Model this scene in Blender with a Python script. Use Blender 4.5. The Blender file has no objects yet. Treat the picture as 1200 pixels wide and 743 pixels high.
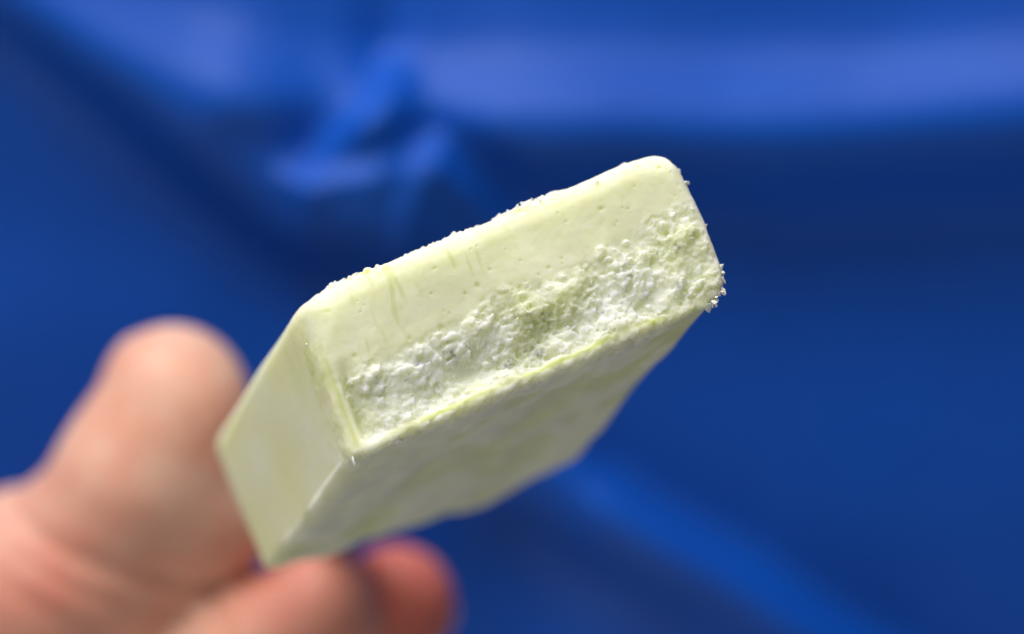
import bpy, bmesh, math, random
import numpy as np
from mathutils import Matrix, Vector

random.seed(4)
scene = bpy.context.scene
COL = scene.collection
CM = 0.01

# ------------------------------------------------------------------ camera
FPX = 3333.3                       # focal length in pixels of a 1200 px wide picture (100 mm on 36 mm)
cam_data = bpy.data.cameras.new('camera')
cam = bpy.data.objects.new('camera', cam_data); COL.objects.link(cam)
cam_data.lens = 100; cam_data.sensor_width = 36
cam_data.clip_start = 0.01; cam_data.clip_end = 20
CAM_M = Matrix.Translation((0, -0.30, 0.42)) @ Matrix.Rotation(math.radians(90 - 22), 4, 'X')
cam.matrix_world = CAM_M
cam_data.dof.use_dof = True
cam_data.dof.focus_distance = 0.3005
cam_data.dof.aperture_fstop = 6.3
cam_data.dof.aperture_blades = 0
scene.camera = cam

# ------------------------------------------------------------------ light and exposure
world = bpy.data.worlds.new('World'); scene.world = world; world.use_nodes = True
bg = world.node_tree.nodes['Background']
bg.inputs[0].default_value = (1.0, 0.97, 0.93, 1); bg.inputs[1].default_value = 0.16

def area(name, loc, target, size, power, col):
    l = bpy.data.lights.new(name, 'AREA'); l.shape = 'RECTANGLE'; l.size, l.size_y = size
    l.energy = power; l.color = col
    o = bpy.data.objects.new(name, l); COL.objects.link(o)
    o.location = loc
    o.rotation_euler = (Vector(target) - Vector(loc)).to_track_quat('-Z', 'Y').to_euler()
    return o
area('window_light', (-0.30, 0.10, 1.30), (0.0, 0.05, 0.32), (1.2, 0.9), 21, (1.0, 0.97, 0.93))
area('fill_light', (-0.17, -0.20, 0.0), (-0.01, -0.01, 0.28), (0.35, 0.35), 0.075, (1.0, 0.98, 0.95)).data.spread = math.radians(90)  # added fill from below left, brightens the bar's left face and underside

vs = scene.view_settings
vs.view_transform = 'Standard'; vs.look = 'None'; vs.gamma = 1; vs.exposure = 0.28
scene.cycles.use_denoising = True
scene.cycles.max_bounces = 16
scene.cycles.transmission_bounces = 8

# ------------------------------------------------------------------ helpers
def cs(x, y, d):
    """a point in centimetres in the viewer's frame, seen at (x, y) of the 1200 px picture and d cm away"""
    return np.array([(x - 600) / FPX * d, -(y - 371.5) / FPX * d, -d])
CR = np.array(CAM_M.to_3x3()); CT = np.array(CAM_M.translation)
def to_world(P):
    return (np.asarray(P) * CM) @ CR.T + CT

def mesh_obj(name, V, F, mat, parent=None, smooth=True, attrs=None, origin=None):
    V = np.asarray(V, dtype=np.float64)
    if origin is None: origin = np.zeros(3)
    V = V - origin
    me = bpy.data.meshes.new(name)
    F = np.asarray(F, dtype=np.int32)
    me.vertices.add(len(V)); me.vertices.foreach_set('co', V.astype(np.float32).ravel())
    n = F.shape[1]
    me.loops.add(F.size); me.loops.foreach_set('vertex_index', F.ravel())
    me.polygons.add(len(F)); me.polygons.foreach_set('loop_start', np.arange(0, F.size, n, dtype=np.int32))
    me.polygons.foreach_set('loop_total', np.full(len(F), n, dtype=np.int32))
    me.update(calc_edges=True); me.validate()
    me.polygons.foreach_set('use_smooth', np.full(len(me.polygons), smooth, dtype=bool))
    for k, a in (attrs or {}).items():
        at = me.attributes.new(k, 'FLOAT', 'POINT'); at.data.foreach_set('value', a.astype(np.float32))
    me.materials.append(mat)
    o = bpy.data.objects.new(name, me); COL.objects.link(o)
    if parent is not None:
        o.parent = parent
    else:
        o.location = origin
    return o

def bspline_w(x, n):
    """weights (len(x), n) of a cubic B-spline on integer knots"""
    i = np.floor(x).astype(int); f = x - i
    W = np.zeros((len(x), n), np.float32); r = np.arange(len(x))
    W[r, i] = (1 - f) ** 3 / 6
    W[r, i + 1] = (3 * f ** 3 - 6 * f ** 2 + 4) / 6
    W[r, i + 2] = (-3 * f ** 3 + 3 * f ** 2 + 3 * f + 1) / 6
    W[r, i + 3] = f ** 3 / 6
    return W
def noise3(axes, freq, seed):
    rng = np.random.RandomState(seed)
    Ws = []
    for ax, fq in zip(axes, freq):
        x = (ax - ax[0]) * fq
        Ws.append(bspline_w(x, int(x[-1]) + 5))
    L = rng.uniform(-1, 1, [w.shape[1] for w in Ws]).astype(np.float32)
    L = np.tensordot(Ws[0], L, (1, 0)); L = np.einsum('abc,jb->ajc', L, Ws[1], optimize=True)
    L = np.tensordot(L, Ws[2], (2, 1))
    return L * 2.2
def smax(a, b, k):
    h = np.maximum(k - np.abs(a - b), 0) / k
    return np.maximum(a, b) + h * h * k * 0.25
def smin(a, b, k):
    return -smax(-a, -b, k)
def sstep(e0, e1, x):
    t = np.clip((x - e0) / (e1 - e0), 0, 1); return t * t * (3 - 2 * t)

def surface_nets(D, xs, ys, zs):
    S = D < 0
    c = np.zeros(tuple(n - 1 for n in S.shape), np.int8)
    sl = (slice(0, -1), slice(1, None))
    for i in (0, 1):
        for j in (0, 1):
            for k in (0, 1): c += S[sl[i], sl[j], sl[k]]
    act = (c > 0) & (c < 8)
    idx = np.argwhere(act)
    pos = np.zeros((len(idx), 3)); cnt = np.zeros(len(idx))
    corners = [(i, j, k) for i in (0, 1) for j in (0, 1) for k in (0, 1)]
    for a in corners:
        for ax in range(3):
            if a[ax]: continue
            b = list(a); b[ax] = 1
            d0 = D[tuple((idx + a).T)]; d1 = D[tuple((idx + b).T)]
            m = (d0 < 0) != (d1 < 0)
            t = d0[m] / (d0[m] - d1[m])
            p = np.tile(np.array(a, float), (m.sum(), 1)); p[:, ax] += t
            pos[m] += p; cnt[m] += 1
    pos = idx + pos / cnt[:, None]
    ids = np.full(act.shape, -1, np.int32); ids[act] = np.arange(len(idx))
    V = np.stack([np.interp(pos[:, q], np.arange(len(g)), g) for q, g in enumerate((xs, ys, zs))], 1)
    Q = []
    for ax in range(3):
        s0 = [slice(None)] * 3; s1 = [slice(None)] * 3
        s0[ax] = slice(0, -1); s1[ax] = slice(1, None)
        A = S[tuple(s0)]; B = S[tuple(s1)]
        e = np.argwhere(A != B)
        o1, o2 = [(1, 2), (2, 0), (0, 1)][ax]
        ok = (e[:, o1] > 0) & (e[:, o2] > 0) & (e[:, o1] < S.shape[o1] - 1) & (e[:, o2] < S.shape[o2] - 1)
        e = e[ok]; ins = A[tuple(e.T)]
        def cell(d1, d2):
            q = e.copy(); q[:, o1] -= d1; q[:, o2] -= d2
            return ids[tuple(q.T)]
        quad = np.stack([cell(1, 1), cell(0, 1), cell(0, 0), cell(1, 0)], 1)
        quad[~ins] = quad[~ins][:, ::-1]
        Q.append(quad)
    return V, np.concatenate(Q)

def new_mat(name):
    m = bpy.data.materials.new(name); m.use_nodes = True
    nt = m.node_tree; return m, nt, nt.nodes['Principled BSDF']
def node(nt, t, **kw):
    n = nt.nodes.new(t)
    for k, v in kw.items(): setattr(n, k, v)
    return n
def mix(nt, fac, a, b, blend='MIX'):
    n = node(nt, 'ShaderNodeMix', data_type='RGBA', blend_type=blend)
    for s, v in ((n.inputs[0], fac), (n.inputs[6], a), (n.inputs[7], b)):
        if isinstance(v, (int, float)): s.default_value = v
        elif isinstance(v, tuple): s.default_value = (*v, 1)
        else: nt.links.new(v, s)
    return n.outputs[2]
def ramp(nt, x, a, b):
    n = node(nt, 'ShaderNodeMapRange'); n.interpolation_type = 'SMOOTHSTEP'
    nt.links.new(x, n.inputs[0]); n.inputs[1].default_value = a; n.inputs[2].default_value = b
    return n.outputs[0]
def noise_tex(nt, scale, detail=4, rough=0.55, vec=None):
    n = node(nt, 'ShaderNodeTexNoise'); n.inputs['Scale'].default_value = scale
    n.inputs['Detail'].default_value = detail; n.inputs['Roughness'].default_value = rough
    nt.links.new(vec, n.inputs['Vector'])
    return n.outputs[0]
def attr(nt, name):
    n = node(nt, 'ShaderNodeAttribute'); n.attribute_name = name; return n.outputs['Fac']
def bump(nt, h, dist, strength=1.0):
    n = node(nt, 'ShaderNodeBump'); n.inputs['Distance'].default_value = dist; n.inputs['Strength'].default_value = strength
    nt.links.new(h, n.inputs['Height']); return n

# ------------------------------------------------------------------ materials
def cream_material():
    m, nt, p = new_mat('melon_ice_cream')
    co = node(nt, 'ShaderNodeTexCoord').outputs['Object']
    n1 = noise_tex(nt, 260, 4, 0.6, co); n2 = noise_tex(nt, 900, 3, 0.6, co)
    base = mix(nt, ramp(nt, n1, 0.38, 0.66), (0.785, 0.805, 0.575), (0.815, 0.835, 0.64))
    c = mix(nt, attr(nt, 'white'), base, (0.90, 0.935, 0.83))
    c = mix(nt, attr(nt, 'yellow'), c, (0.75, 0.74, 0.31))
    c = mix(nt, attr(nt, 'green'), c, (0.54, 0.62, 0.16))
    c = mix(nt, attr(nt, 'frost'), c, (0.70, 0.71, 0.60))
    nt.links.new(c, p.inputs['Base Color'])
    p.inputs['Subsurface Weight'].default_value = 0.85
    p.inputs['Subsurface Radius'].default_value = (1.0, 1.0, 0.55)
    p.inputs['Subsurface Scale'].default_value = 0.0032
    p.inputs['Roughness'].default_value = 0.62
    p.inputs['Specular IOR Level'].default_value = 0.16
    p.inputs['IOR'].default_value = 1.35
    n3 = noise_tex(nt, 2200, 3, 0.7, co)
    sp = noise_tex(nt, 700, 5, 0.7, co)                            # frost speckle
    spm = node(nt, 'ShaderNodeMath', operation='MULTIPLY'); nt.links.new(ramp(nt, sp, .50, .68), spm.inputs[0]); nt.links.new(attr(nt, 'speckle'), spm.inputs[1])
    c = mix(nt, spm.outputs[0], c, (0.86, 0.88, 0.80)); nt.links.new(c, p.inputs['Base Color'])
    g = node(nt, 'ShaderNodeMath', operation='MULTIPLY'); nt.links.new(n3, g.inputs[0]); nt.links.new(attr(nt, 'grain'), g.inputs[1])
    b1 = bump(nt, g.outputs[0], 0.0003, 0.6)
    b = bump(nt, n2, 0.00012, 0.6); nt.links.new(b1.outputs[0], b.inputs['Normal']); nt.links.new(b.outputs[0], p.inputs['Normal'])
    return m
def ice_material():
    m, nt, p = new_mat('ice_crystal')
    p.inputs['Base Color'].default_value = (0.94, 0.96, 0.92, 1)
    p.inputs['Transmission Weight'].default_value = 0.0
    p.inputs['Roughness'].default_value = 0.45; p.inputs['IOR'].default_value = 1.31
    return m
def wood_material():
    m, nt, p = new_mat('birch_stick')
    tc = node(nt, 'ShaderNodeTexCoord').outputs['Object']
    w = noise_tex(nt, 300, 5, 0.6, tc)
    nt.links.new(mix(nt, w, (0.55, 0.38, 0.2), (0.72, 0.54, 0.33)), p.inputs['Base Color'])
    p.inputs['Roughness'].default_value = 0.6
    return m
def skin_material():
    m, nt, p = new_mat('skin')
    co = node(nt, 'ShaderNodeTexCoord').outputs['Object']
    n1 = noise_tex(nt, 75, 4, 0.6, co); n2 = noise_tex(nt, 700, 4, 0.6, co)
    c = mix(nt, ramp(nt, n1, 0.35, 0.70), (0.85, 0.54, 0.41), (0.77, 0.36, 0.25))
    c = mix(nt, attr(nt, 'red'), c, (0.62, 0.14, 0.11))
    nt.links.new(c, p.inputs['Base Color'])
    p.inputs['Subsurface Weight'].default_value = 0.6
    p.inputs['Subsurface Radius'].default_value = (1.0, 0.35, 0.2)
    p.inputs['Subsurface Scale'].default_value = 0.0025
    p.inputs['Roughness'].default_value = 0.5
    p.inputs['Specular IOR Level'].default_value = 0.28
    b = bump(nt, n2, 0.0003, 0.6); nt.links.new(b.outputs[0], p.inputs['Normal'])
    return m
def nail_material():
    m, nt, p = new_mat('fingernail')
    p.inputs['Base Color'].default_value = (0.78, 0.45, 0.36, 1)
    p.inputs['Roughness'].default_value = 0.25
    p.inputs['Subsurface Weight'].default_value = 0.3
    p.inputs['Subsurface Radius'].default_value = (1.0, 0.4, 0.3)
    p.inputs['Subsurface Scale'].default_value = 0.001
    return m
def cloth_material():
    m, nt, p = new_mat('blue_cloth')
    co = node(nt, 'ShaderNodeTexCoord').outputs['Object']
    n1 = noise_tex(nt, 25, 4, 0.55, co)
    nt.links.new(mix(nt, ramp(nt, n1, 0.3, 0.7), (0.0, 0.080, 0.51), (0.0, 0.096, 0.59)), p.inputs['Base Color'])
    p.inputs['Roughness'].default_value = 0.52
    p.inputs['Specular IOR Level'].default_value = 0.33
    p.inputs['Sheen Weight'].default_value = 0.0
    p.inputs['Sheen Roughness'].default_value = 0.4
    p.inputs['Sheen Tint'].default_value = (0.55, 0.6, 1.0, 1)
    wv = node(nt, 'ShaderNodeTexChecker'); wv.inputs['Scale'].default_value = 1800
    nt.links.new(co, wv.inputs['Vector'])
    b = bump(nt, wv.outputs[1], 0.0002, 0.25); nt.links.new(b.outputs[0], p.inputs['Normal'])
    return m
M_CREAM, M_ICE, M_WOOD, M_SKIN, M_NAIL, M_CLOTH = (cream_material(), ice_material(), wood_material(),
                                                   skin_material(), nail_material(), cloth_material())

# ------------------------------------------------------------------ blue cloth behind everything
def build_cloth():
    tilt = math.radians(-20)
    n = np.array([0, math.sin(tilt), math.cos(tilt)])          # cloth leans back from the viewer
    ex = np.array([1., 0, 0]); ey = np.array([0, math.cos(tilt), -math.sin(tilt)])
    O = cs(600, 371.5, 40)
    def pl(x, y):
        r = cs(x, y, 1.0); t = (O @ n) / (r @ n); P = r * t - O
        return np.array([P @ ex, P @ ey])
    us = np.linspace(-26, 26, 560); vs_ = np.linspace(-20, 24, 480)
    U, Vv = np.meshgrid(us, vs_, indexing='ij')
    lean = np.zeros_like(U); pinch = np.zeros_like(U)        # how far each fold turns the cloth up (+) or under (-)
    def fold(px, w, k, rise=0.0):
        nonlocal lean, pinch
        w = w / 84.0
        P = np.array([pl(x, y) for x, y in px])
        kk = np.broadcast_to(np.asarray(k, float), (len(P),))
        best = np.full(U.shape, 1e9); al = np.zeros_like(U); amp = np.zeros_like(U)
        L = 0; tot = sum(np.linalg.norm(P[i + 1] - P[i]) for i in range(len(P) - 1))
        for i in range(len(P) - 1):
            d = P[i + 1] - P[i]; l = np.linalg.norm(d); d = d / l
            rx, ry = U - P[i][0], Vv - P[i][1]
            t = rx * d[0] + ry * d[1]; tc = np.clip(t, 0, l)
            dist = np.hypot(rx - tc * d[0], ry - tc * d[1])
            m = dist < best
            best = np.where(m, dist, best); al = np.where(m, L + t, al)
            amp = np.where(m, kk[i] + (kk[i + 1] - kk[i]) * tc / l, amp)
            L += l
        lean += amp * np.exp(-(best / w) ** 2)
        pinch = np.maximum(pinch, rise * np.exp(-(best / w) ** 2))
    fold([(-300, -120), (0, -45), (120, 5), (250, 50), (390, 92), (520, 92), (700, 88), (850, 95), (1000, 92), (1200, 70), (1500, 40), (1900, 20)], 46,
         [.6, .7, .85, .9, .9, .95, 1, 1, .95, .85, .7, .5])
    fold([(300, -30), (600, 0), (900, 10), (1300, -20)], 60, .35)
    fold([(700, 420), (900, 440), (1300, 470)], 110, .12)
    fold([(620, 190), (760, 200), (900, 215), (1200, 200), (1600, 180)], 70, -.75)
    fold([(430, 140), (500, 130), (580, 150)], 24, -.5)
    fold([(-40, -10), (60, 60), (150, 140), (250, 225), (330, 290), (450, 290)], 58, -.85)
    fold([(280, 120), (385, 118)], 30, -.5)
    fold([(462, 80), (415, 132), (365, 182)], 13, .8, .18)
    fold([(335, 182), (380, 184), (440, 176), (505, 158)], 12, .9, .12)
    fold([(508, 158), (548, 204), (600, 263)], 14, .9, .26)
    fold([(488, 180), (468, 280)], 15, .3, .12)
    fold([(660, 520), (700, 545), (780, 592), (880, 650), (980, 720), (1100, 800), (1400, 1000)], 18, [.5, 1.3, 1.4, 1.4, 1.4, 1.2, .8], .1)
    fold([(620, 600), (740, 655), (860, 725), (960, 800)], 62, -.6)
    fold([(-200, 300), (40, 330), (130, 350)], 110, .25)
    fold([(-100, 520), (150, 640)], 160, .18)
    fold([(1000, 420), (1300, 460)], 160, .08)
    sl = np.tan(np.clip(lean, -1.1, 1.3) * math.radians(55))
    sl = sl * sstep(0, 3, U + 26) * sstep(0, 3, 26 - U) * sstep(0, 3, Vv + 20) * sstep(0, 3, 24 - Vv)
    Sh = np.fft.fft2(sl, (1024, 1024))
    ku = 2 * np.pi * np.fft.fftfreq(1024, us[1] - us[0])[:, None]; kv = 2 * np.pi * np.fft.fftfreq(1024, vs_[1] - vs_[0])[None, :]
    H = np.real(np.fft.ifft2(1j * kv * Sh / (kv ** 2 + 0.06 * ku ** 2 + .012)))[:U.shape[0], :U.shape[1]] + pinch
    rng = np.random.RandomState(3)
    for _ in range(26):                                           # slack in the weave
        k = rng.normal(0, .35, 2); H += .05 / (0.4 + np.hypot(*k)) * np.sin(k[0] * U + k[1] * Vv + rng.uniform(0, 6.3)) * .5
    P = O + U[..., None] * ex + Vv[..., None] * ey + H[..., None] * n
    nu, nv = U.shape
    idx = np.arange(nu * nv).reshape(nu, nv)
    Q = np.stack([idx[:-1, :-1], idx[1:, :-1], idx[1:, 1:], idx[:-1, 1:]], -1).reshape(-1, 4)
    top = to_world(P.reshape(-1, 3)); back = to_world((P - 0.06 * n).reshape(-1, 3))
    ring = np.concatenate([idx[:, 0], idx[-1, 1:], idx[-2::-1, -1], idx[0, -2:0:-1]])
    nxt = np.roll(ring, -1); N = nu * nv
    side = np.stack([ring, ring + N, nxt + N, nxt], 1)
    o = mesh_obj('blue_cloth', np.concatenate([top, back]), np.concatenate([Q, Q[:, ::-1] + N, side]), M_CLOTH,
                 origin=to_world(O + ey * -20))
    o['label'] = 'royal blue cloth lying in soft folds behind the hand and the ice cream bar'
    o['category'] = 'cloth'
build_cloth()

# ------------------------------------------------------------------ ice cream bar
W, T, DL = 4.21, 1.80, 4.42          # width, thickness, remaining length in cm
AL, BE = -0.4153, 0.1867                # slant of the bitten end
P0 = cs(341, 346, 30.0)
AX_C = np.array([-0.3095, -0.3989, -0.8632]); AX_U = np.array([0.8671, 0.2543, -0.4284]); AX_V = np.array([0.3904, -0.8810, 0.2672])
def bar_pt(a, b, t):
    s = t + AL * a + BE * b
    return P0 + np.multiply.outer(a, AX_U) + np.multiply.outer(b, AX_V) + np.multiply.outer(s, AX_C)

def build_bar():
    h = 0.0108
    xs = np.arange(-0.13, W + 0.14, h); ys = np.arange(-0.13, T + 0.16, h)
    z = [-0.22]; 
    while z[-1] < 6.3:
        z.append(z[-1] + (h if z[-1] < 0.5 else min(0.05, h + (z[-1] - 0.5) * 0.03)))
    zs = np.array(z)
    ax = (xs, ys, zs)
    A = xs[:, None].astype(np.float32); B = ys[None, :].astype(np.float32)
    Z = zs[None, None, :].astype(np.float32)
    # cross-section: rounded rectangle with its own radius at every corner
    cx, cy = W / 2, T / 2
    R = np.where(A < cx, np.where(B < cy, .22, .07), np.where(B < cy, .34, .46)).astype(np.float32)
    bulge = 0.05 * np.sin(np.clip(B / T, 0, 1) * math.pi) * sstep(cx, W, A)
    qx = np.abs(A - cx) - W / 2 + R - bulge; qy = np.abs(B - cy) - T / 2 + R
    d2 = (np.hypot(np.maximum(qx, 0), np.maximum(qy, 0)) + np.minimum(np.maximum(qx, qy), 0) - R).astype(np.float32)
    # front surface of the bite
    zf = np.array([0.0])
    n2a = noise3((xs, ys, zf), (1.6, 2.2, 1), 11)[..., 0]
    n2b = noise3((xs, ys, zf), (5, 6, 1), 12)[..., 0]
    n2c = noise3((xs, ys, zf), (13, 14, 1), 13)[..., 0]
    fb = B / T
    edge = 0.47 + 0.05 * n2a + 0.05 * n2b + 0.03 * n2c - 0.05 * sstep(2.6, 3.8, A) + 0.10 * sstep(1.4, 0.3, A)
    crumb = sstep(edge - 0.06, edge + 0.11, fb) * sstep(0.17, 0.30, A - 0.03 * n2b) * sstep(0.955, 0.915, fb - 0.014 * n2c - .01 * n2b)
    crumb = crumb * sstep(W - 0.08, W - 0.3, A)
    Ff = 0.03 * n2a + 0.008 * n2b
    Ff = Ff + crumb * (0.035 + 0.03 * n2a + 0.04 * n2b + 0.025 * n2c)
    # deeper pocket along the lower edge, thin lip below it
    Ff = Ff + crumb * 0.10 * np.exp(-((fb - 0.80) / 0.10) ** 2) * sstep(0.5, 1.0, A) * sstep(3.6, 3.0, A)
    Ff = Ff + 0.10 * np.exp(-((A - 0.24 - 0.05 * fb) / 0.07) ** 2) * sstep(0.42, 0.62, fb) * sstep(1.0, 0.85, fb)
    # pits in the smooth upper half
    rng = np.random.RandomState(8)
    pit = np.zeros_like(Ff)
    spots = []
    for _ in range(70):                                            # pores of mixed size, thickest at the right
        a = W * (1 - rng.rand() ** 1.3 * .95) - .25; z = rng.rand() ** 3
        spots.append((a, rng.uniform(.15, .95), .008 + .022 * z, .010 + .05 * z * rng.rand()))
    for (a, b, ra, rb) in spots:
        pit = np.maximum(pit, np.exp(-((A - a - .3 * (B - b)) / ra) ** 2 - ((B - b) / rb) ** 2))
    pit = pit * sstep(-0.2, 0.6, n2c + 0.5)
    Ff = Ff + 0.016 * pit
    Ff = Ff.astype(np.float32); crumb = crumb.astype(np.float32)
    dF = Ff[..., None] - Z
    # fillet between bite and sides: generous on top and right, tight at left and below
    kf = 0.05 + 0.25 * sstep(.6, 0, A) * sstep(.5, .1, fb) + 0.02 * sstep(0.8, 0.97, fb) * sstep(.3, 1.0, A) + 0.32 * sstep(0.55, 0.0, fb) * np.ones_like(A) + 0.22 * sstep(W - 0.7, W, A) * sstep(1.0, 0.7, fb)
    d = smax(d2[..., None] * np.ones_like(Z), dF * 0.9, kf[..., None].astype(np.float32))
    # back end: rounded corners in plan
    S = Z + AL * A[..., None] + BE * B[..., None]
    rb = np.where(A < cx, 0.35, 1.5)[..., None].astype(np.float32)
    ex_ = np.abs(A - cx)[..., None] - W / 2 + rb; es = S - DL + rb
    dback = np.hypot(np.maximum(ex_, 0), np.maximum(es, 0)) + np.minimum(np.maximum(ex_, es), 0) - rb
    d = smax(d, dback, 0.3); del ex_, es, dback
    # relief: fine grain only near the bite
    nf = int(np.searchsorted(zs, 0.62)); af = (xs, ys, zs[:nf]); Zf = Z[..., :nf]
    fr = sstep(0.40, 0.12, Zf)
    n8 = noise3(af, (9, 9, 9), 21); n20 = noise3(af, (20, 20, 20), 22); n40 = noise3(af, (38, 38, 38), 23)
    n13 = noise3(af, (13, 15, 13), 26); n60 = noise3(af, (60, 60, 60), 27)
    c3 = crumb[..., None] * fr
    patch = noise3((xs, ys, zf), (4.5, 6, 1), 51)
    c3 = c3 * (0.35 + 0.75 * sstep(-.35, .35, patch))
    bil = 0.050 * np.abs(n8) + 0.026 * np.abs(n13) + 0.027 * np.abs(n20) + 0.025 * np.abs(n40) - 0.055
    df = d[..., :nf]
    df += c3 * (bil + 0.012 * n20 + 0.020 * n40 + 0.017 * n60)
    df += (1 - c3) * sstep(.6, .3, Zf) * (0.0022 * n20 + 0.0012 * n40)
    bot2 = sstep(T - 0.12, T - 0.02, B).astype(np.float32)[..., None]
    df += bot2 * sstep(-.05, .15, Zf) * sstep(.62, .2, Zf) * (0.014 * n8 + 0.010 * n20)
    rim = (np.exp(-((fb - 0.99) / 0.06) ** 2).astype(np.float32) * sstep(.3, .6, A))[..., None] * sstep(.40, .1, Zf)   # icy lower rim
    df += rim * (0.010 * n20 + 0.010 * n40 + 0.010 * n13)
    gate = sstep(.0, .5, noise3(af, (3.5, 3.5, 4), 52))               # frost grown onto the top and right edges
    em = np.maximum(sstep(.22, .05, B) * sstep(W, W - .4, A), sstep(W - .2, W - .04, A) * sstep(.1, .3, B)).astype(np.float32)[..., None] * sstep(.62, .4, Zf) * sstep(-.02, .1, Zf)
    df -= em * gate * (.030 * np.maximum(n20, 0) + .045 * np.maximum(n40 - .05, 0))
    # wavy, chipped long edges at the left
    df += (sstep(.16, .05, A) * sstep(.1, .3, B)).astype(np.float32)[..., None] * sstep(.62, .2, Zf) * (.010 * n8 + .006 * n20)
    del df, bil, c3, rim, n60
    low = noise3(ax, (2.2, 2.2, 1.3), 24); d += 0.010 * low
    rough = .7 * noise3(ax, (2.6, 4.5, 3.2), 25) + .5 * noise3(ax, (7, 7, 7), 28)
    d += bot2 * sstep(-.05, .25, Z) * (0.045 * rough + 0.03 * low)               # rough underside
    # grains: crumbs in the broken zone, frost on the top edge
    whiteb = []
    def blob(a, b, t, r, sq=1.0, k=0.015):
        i0, i1 = np.searchsorted(xs, (a - r - .04, a + r + .04)); j0, j1 = np.searchsorted(ys, (b - r - .04, b + r + .04))
        k0, k1 = np.searchsorted(zs[:nf], (t - r - .04, t + r + .04))
        if i1 - i0 < 2 or j1 - j0 < 2 or k1 - k0 < 2: return
        sub = d[i0:i1, j0:j1, k0:k1]
        dd = np.sqrt((xs[i0:i1, None, None] - a) ** 2 + (ys[None, j0:j1, None] - b) ** 2 * sq + (zs[None, None, k0:k1] - t) ** 2) - r
        dd = dd + 0.45 * r * n13[i0:i1, j0:j1, k0:k1] + 0.5 * r * n20[i0:i1, j0:j1, k0:k1] + 0.02 * n40[i0:i1, j0:j1, k0:k1]
        d[i0:i1, j0:j1, k0:k1] = smin(sub, dd, k)
    n = 0
    clump = noise3((xs, ys, zf), (3.2, 4.5, 1), 31)[..., 0]
    while n < 260:
        a, b = rng.uniform(.15, W - .1), rng.uniform(.5, T)
        i, j = np.searchsorted(xs, a), np.searchsorted(ys, b)
        if crumb[i, j] < 0.45 or clump[i, j] < rng.uniform(-.9, .7): continue
        r = 0.014 + 0.035 * rng.rand() ** 2.5
        blob(a, b, Ff[i, j] - 0.3 * r + rng.uniform(-.01, .02), r, rng.uniform(.8, 2), .03); n += 1
    for _ in range(20):                                           # frost along the top and right edges
        t = rng.rand() ** 1.6 * .5 + 0.05
        if rng.rand() < .78: a, b = rng.uniform(.3, W - .35), 0.0
        else: a, b = W + 0.03, rng.uniform(.25, 1.3)
        if math.sin(a * 5.1 + 1) + math.sin(a * 13.7) + .6 * math.sin(b * 9) < rng.uniform(-1.2, 1.2): continue
        b0 = b + (0.20 * max(0, 1 - t / .32) ** 2 if b == 0 else 0); a0 = a - (0.25 * max(0, 1 - t / .32) ** 2 if b > 0 else 0)
        blob(a0, b0, t, .005 + .02 * rng.rand() ** 2, rng.uniform(.6, 2), .015)
    V, Q = surface_nets(d, *ax)
    # drop islands smaller than the bar itself
    lab = np.arange(len(V))
    e0 = np.concatenate([Q[:, 0], Q[:, 1], Q[:, 0]]); e1 = np.concatenate([Q[:, 2], Q[:, 3], Q[:, 1]])
    for _ in range(60):
        m = lab[e0] != lab[e1]
        if not m.any(): break
        l0, l1 = lab[e0[m]], lab[e1[m]]
        par = np.arange(len(V)); par[np.maximum(l0, l1)] = np.minimum(l0, l1)
        while True:
            p2 = par[par]
            if (p2 == par).all(): break
            par = p2
        lab = par[lab]
    main = np.bincount(lab).argmax(); keep = lab == main
    Q = Q[keep[Q].all(1)]; remap = np.cumsum(keep) - 1; V = V[keep]; Q = remap[Q]
    a, b, t = V.T
    # colour zones of the ice cream itself
    def samp2(F): return F[np.clip(np.searchsorted(xs, a), 0, len(xs) - 1), np.clip(np.searchsorted(ys, b), 0, len(ys) - 1)]
    def samp3(F): return F[np.clip(np.searchsorted(xs, a), 0, len(xs) - 1), np.clip(np.searchsorted(ys, b), 0, len(ys) - 1), np.clip(np.searchsorted(zs, t), 0, len(zs) - 1)]
    front = sstep(.42, .2, t)
    cr = samp2(crumb) * front
    cl = samp2(clump); nb = samp2(n2b); nc = samp2(n2c); na = samp2(n2a)
    white = cr * np.clip(0.5 + 0.4 * cl + 0.25 * nc, 0.1, 1)
    streak = noise3((xs, ys, zf), (32, 6, 1), 53)[..., 0]; where = noise3((xs, ys, zf), (2.0, 3, 1), 54)[..., 0]
    green = front * (1 - cr) * np.maximum(0.4 * samp2(pit), 0.36 * samp2(sstep(.25, .75, streak) * sstep(-.05, .35, where)))
    green = np.maximum(green, cr * np.clip(-cl - 0.1, 0, 1) * 0.35)
    fbv = b / T
    line = np.exp(-((fbv - 0.958 - 0.010 * nb) / 0.018) ** 2) * sstep(.35, .7, a) * sstep(3.75, 3.3, a) * sstep(.5, .3, t) * np.clip(.8 + .9 * nb, 0.05, 1)
    green = np.maximum(green, 1.0 * line)
    lline = np.exp(-((a - 0.11 - 0.05 * fbv) / 0.022) ** 2) * sstep(.25, .45, fbv) * sstep(1.0, .9, fbv) * front
    green = np.maximum(green, 0.55 * lline)
    str3 = noise3(ax, (1, 2.5, 7), 41); st = samp3(str3)
    left = sstep(.14, .03, a)
    green = np.maximum(green, 0.85 * left * sstep(-.1, .4, st) * sstep(1.5, .1, t) * sstep(1.2, .6, b))
    yellow = left * np.clip(0.6 + .7 * samp3(low), .1, 1) + 0.08 * (1 - cr)
    under = sstep(T - .10, T - .02, b) * (1 - front * sstep(.02, -.1, t))
    sb = samp3(rough)
    green = np.maximum(green, under * 0.6 * sstep(-.05, .3, samp3(low) * .7 + .5 * sb))
    frost = under * (0.4 - .6 * np.clip(sb, -.6, .6)) + sstep(.985, 1.0, fbv) * sstep(.5, .2, t) * .3
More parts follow.
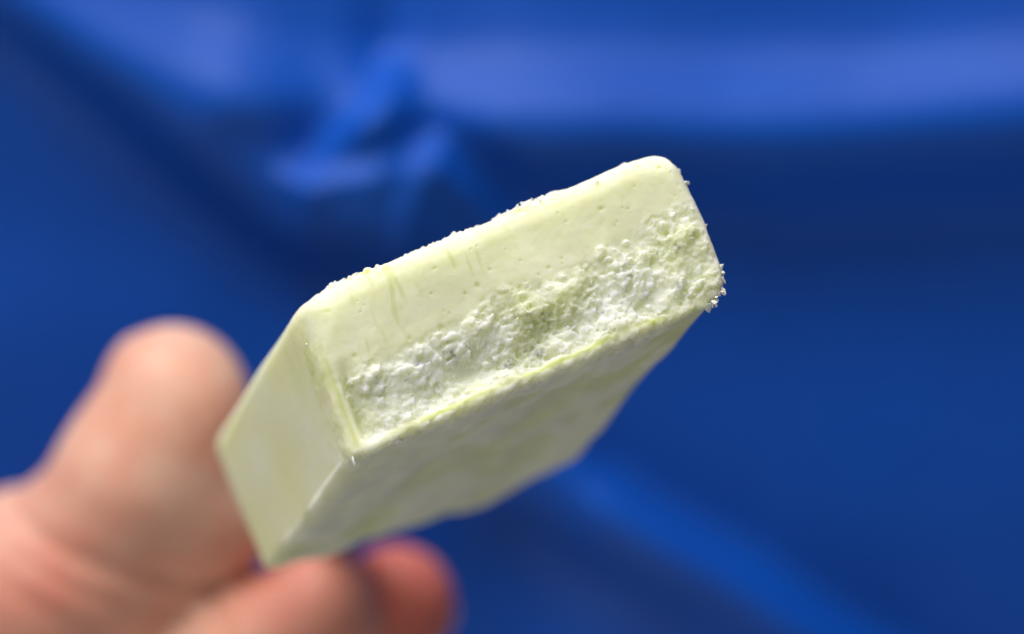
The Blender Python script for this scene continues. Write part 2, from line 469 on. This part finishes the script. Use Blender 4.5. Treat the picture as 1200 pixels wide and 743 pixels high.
    at = dict(speckle=np.clip(.4 * under + .2 * left + .15 * front, 0, 1), grain=np.clip(cr + .5 * under, 0, 1), white=np.clip(white, 0, 1), green=np.clip(green, 0, 1), yellow=np.clip(yellow, 0, 1), frost=np.clip(frost, 0, 1))
    Pw = to_world(bar_pt(a, b, t))

    root_w = to_world(P0 + AX_U * W / 2 + AX_V * T / 2 + AX_C * DL)
    root = bpy.data.objects.new('ice_cream_bar', None); COL.objects.link(root); root.location = root_w
    root.empty_display_size = 0.01
    root['label'] = 'pale green melon ice cream bar on a stick, bitten end with crumbly icy inside'
    root['category'] = 'ice cream'
    mesh_obj('body', Pw, Q, M_CREAM, root, attrs=at, origin=root_w)

    # stick, running from inside the bar into the grip
    bm = bmesh.new()
    prof = []
    for i in range(24):
        g = 2 * math.pi * i / 24
        prof.append((0.5 * math.copysign(abs(math.cos(g)) ** .5, math.cos(g)), 0.11 * math.copysign(abs(math.sin(g)) ** .5, math.sin(g))))
    rings = []
    for k in range(25):
        s = DL - 1.5 + 6.2 * k / 24
        w = 1.0
        for e in (DL - 1.5, DL + 4.7):
            w = min(w, math.sqrt(max(0.0, 1 - max(0, 0.5 - abs(s - e)) ** 2 / .25)) + .02)
        ring = []
        for (x, y) in prof:
            p = to_world(P0 + AX_U * (W / 2 + x * w) + AX_V * (T / 2 + y * min(1, w + .2)) + AX_C * s) - root_w
            ring.append(bm.verts.new(p))
        rings.append(ring)
    for r0, r1 in zip(rings, rings[1:]):
        for i in range(24): bm.faces.new((r0[i], r0[(i + 1) % 24], r1[(i + 1) % 24], r1[i])).smooth = True
    bm.faces.new(rings[0][::-1]); bm.faces.new(rings[-1])
    bmesh.ops.recalc_face_normals(bm, faces=bm.faces)
    me = bpy.data.meshes.new('stick'); bm.to_mesh(me); bm.free(); me.materials.append(M_WOOD)
    so = bpy.data.objects.new('stick', me); COL.objects.link(so); so.parent = root

    # loose ice crystals frozen to the rim: a few shared shapes
    protos = []
    for q in range(6):
        bm = bmesh.new(); bmesh.ops.create_icosphere(bm, subdivisions=1, radius=1)
        r2 = random.Random(q)
        for v in bm.verts:
            v.co *= r2.uniform(.5, 1.3); v.co.z *= .4; v.co.x *= 1.25
        me = bpy.data.meshes.new('ice_crystal'); bm.to_mesh(me); bm.free(); me.materials.append(M_ICE)
        protos.append(me)
    OUT = CR @ (AX_V * .6 - AX_C * .6 + AX_U * .3)
    def crystal(aa, bb, tt, r):
        i = np.argmin((a - aa) ** 2 + (b - bb) ** 2 + (t - tt) ** 2)
        o = bpy.data.objects.new('ice_crystal', random.choice(protos)); COL.objects.link(o); o.parent = root
        o.location = Pw[i] - root_w + OUT * r * .3 * CM
        o.rotation_euler = [random.uniform(0, 6.28) for _ in range(3)]
        o.scale = (r * CM, r * CM, r * CM * random.uniform(.7, 1.1))
    for _ in range(38):                                            # lower right corner, thickest
        g = random.uniform(0.15, 1.5); rr = .46
        crystal(W - rr + rr * math.cos(g) + .06, T - rr + rr * math.sin(g), random.uniform(0.0, .22), random.uniform(.018, .05))
    for _ in range(14):                                            # along the lower edge
        crystal(0.45 + (W - .9) * random.random() ** .8, T + random.uniform(-.03, .03), random.uniform(0.05, .36), random.uniform(.009, .026))
    crystal(0.06, T + .02, .10, .05); crystal(0.55, T, .12, .045); crystal(0.62, T, .2, .04); crystal(W, .42, .15, .045); crystal(W, .48, .2, .035)
    crystal(-.02, .45, .3, .035)
    return root
build_bar()

# ------------------------------------------------------------------ hand
def build_hand():
    g = 0.085
    lo = np.array([-16.5, -17.5, -46.0]); hi = np.array([0.4, 1.2, -33.4])
    xs, ys, zs = [np.arange(lo[i], hi[i], g) for i in range(3)]
    X = xs[:, None, None].astype(np.float32); Y = ys[None, :, None].astype(np.float32); Z = zs[None, None, :].astype(np.float32)
    def cone(p, q, r0, r1):
        d = q - p; l2 = d @ d
        t = np.clip(((X - p[0]) * d[0] + (Y - p[1]) * d[1] + (Z - p[2]) * d[2]) / l2, 0, 1)
        return np.sqrt((X - p[0] - t * d[0]) ** 2 + (Y - p[1] - t * d[1]) ** 2 + (Z - p[2] - t * d[2]) ** 2) - (r0 + (r1 - r0) * t)
    def chain(js, k):
        out = None
        for (j0, j1) in zip(js, js[1:]):
            c = cone(cs(*j0[:3]), cs(*j1[:3]), j0[3], j1[3])
            out = c if out is None else smin(out, c, k)
        return out
    thumb = [(-220, 1130, 40, 1.55), (-75, 850, 38, 1.45), (55, 690, 36.7, 1.36), (112, 655, 36.5, 1.14), (166, 560, 36.1, 1.04), (203, 464, 36.0, .91)]
    index = [(-20, 1010, 38.6, 1.0), (130, 872, 36.9, .95), (295, 762, 36.4, .88), (378, 712, 36.3, .74)]
    middle = [(20, 1100, 39.8, 1.05), (165, 940, 37.9, .98), (355, 800, 37.7, .90), (465, 706, 37.7, .77)]
    ring = [(60, 1180, 40.6, 1.0), (200, 1050, 38.6, .92), (370, 915, 38.9, .84), (465, 850, 39.0, .70)]
    little = [(100, 1250, 41.3, .9), (230, 1150, 39.6, .78), (345, 1055, 40.2, .70), (415, 1000, 40.3, .60)]
    palm = None
    for base, tip in (((-290, 1300, 40.0, 1.6), index[0]), ((-270, 1340, 40.3, 1.6), middle[0]), ((-250, 1390, 40.7, 1.6), ring[0]), ((-230, 1430, 41, 1.5), little[0])):
        c = cone(cs(*base[:3]), cs(*tip[:3]), base[3], tip[3] + .1); palm = c if palm is None else smin(palm, c, .9)
    arm = cone(cs(-270, 1360, 40.5), cs(-700, 1950, 40.0), 2.3, 3.2)
    palm = smin(palm, arm, 1.6)
    d = smin(palm, chain(thumb, .35), .7)
    pad = cone(cs(215, 500, 35.9), cs(250, 600, 36.2), .75, .72)     # thumb pad pressed towards the stick
    d = smin(d, pad, .5)
    d = smin(d, cone(cs(245, 600, 36.4), cs(160, 738, 37.3), .72, .95), .5)
    d = smin(d, cone(cs(-40, 900, 39.2), cs(215, 800, 38.7), 1.4, 1.15), .6)   # web between thumb and index
    d = smin(d, cone(cs(60, 850, 39.6), cs(275, 760, 39.4), 1.3, 1.15), .5)
    for f in (index, middle, ring, little): d = smin(d, chain(f, .3), .12)
    # creases across the thumb joint and finger joints
    def groove(c, axis, w, depth, rad):
        nonlocal d
        c = cs(*c); axis = axis / np.linalg.norm(axis)
        h = (X - c[0]) * axis[0] + (Y - c[1]) * axis[1] + (Z - c[2]) * axis[2]
        rr = np.sqrt((X - c[0]) ** 2 + (Y - c[1]) ** 2 + (Z - c[2]) ** 2)
        d = d + depth * np.exp(-(h / w) ** 2) * sstep(rad, rad * .6, rr)
    ta = cs(203, 466, 36) - cs(112, 655, 36.5)
    groove((128, 622, 36.4), ta + np.array([-.2, 0, .2]), .16, .09, 1.9); groove((108, 655, 36.5), ta, .10, .06, 1.9); groove((90, 690, 36.6), ta + np.array([.5, 0, 0]), .10, .05, 1.9)
    for f in (index, middle):
        groove(f[2][:3], cs(*f[3][:3]) - cs(*f[2][:3]), .1, .06, 1.4)
    V, Q = surface_nets(d.astype(np.float64), xs, ys, zs)
    red = np.zeros(len(V))
    for f, w in ((index, .9), (middle, 1.5), (ring, .9), (little, .9), (thumb, .12)):
        red = np.maximum(red, w * np.exp(-(np.linalg.norm(V - cs(*f[-1][:3]), axis=1) / 1.05) ** 2))
    red = np.maximum(red, .5 * np.exp(-(np.linalg.norm(V - cs(40, 700, 35.6), axis=1) / 1.4) ** 2))
    red = np.clip(red, 0, 1)
    o0 = to_world(cs(-270, 1360, 40.5))
    hand = mesh_obj('hand', to_world(V), Q, M_SKIN, attrs=dict(red=red), origin=o0)
    hand['label'] = 'hand from lower left, thumb and curled fingers gripping the stick behind the bar'
    hand['category'] = 'hand'
    # fingernails: thin curved plates on the outer side of each last joint
    def nail(f, out, wid):
        p1 = cs(*f[-1][:3]); ax_ = p1 - cs(*f[-2][:3]); ax_ /= np.linalg.norm(ax_)
        out = np.array(out, float); out -= ax_ * (out @ ax_); out /= np.linalg.norm(out); sd = np.cross(ax_, out)
        r = f[-1][3]; vs, fs = [], []
        for lay, rr in ((0, r + .035), (1, r - .06)):
            for i in range(9):
                u = -0.55 + 1.25 * i / 8
                for j in range(9):
                    g_ = (j / 8 - .5) * 2 * wid * math.sqrt(max(0.05, 1 - max(0, (abs(u - .07) / .68)) ** 6))
                    s = max(0, u) / r
                    rad = rr * math.sqrt(max(.15, 1 - s * s * .55))
                    vs.append(p1 + ax_ * u * .8 + rad * (math.cos(g_) * out + math.sin(g_) * sd))
        for i in range(8):
            for j in range(8):
                q = [i * 9 + j, (i + 1) * 9 + j, (i + 1) * 9 + j + 1, i * 9 + j + 1]
                fs.append(q); fs.append([x + 81 for x in q[::-1]])
        ringi = [j for j in range(9)] + [i * 9 + 8 for i in range(1, 9)] + [72 + j for j in range(7, -1, -1)] + [i * 9 for i in range(7, 0, -1)]
        for q0, q1 in zip(ringi, ringi[1:] + ringi[:1]): fs.append([q0, q1, q1 + 81, q0 + 81])
        mesh_obj('fingernail', to_world(np.array(vs)), fs, M_NAIL, hand, origin=o0)
    nail(thumb, (-.75, .1, -.75), .75)
    
    for f in (index, middle, ring, little): nail(f, (.7, -.5, -.55), .75)
build_hand()
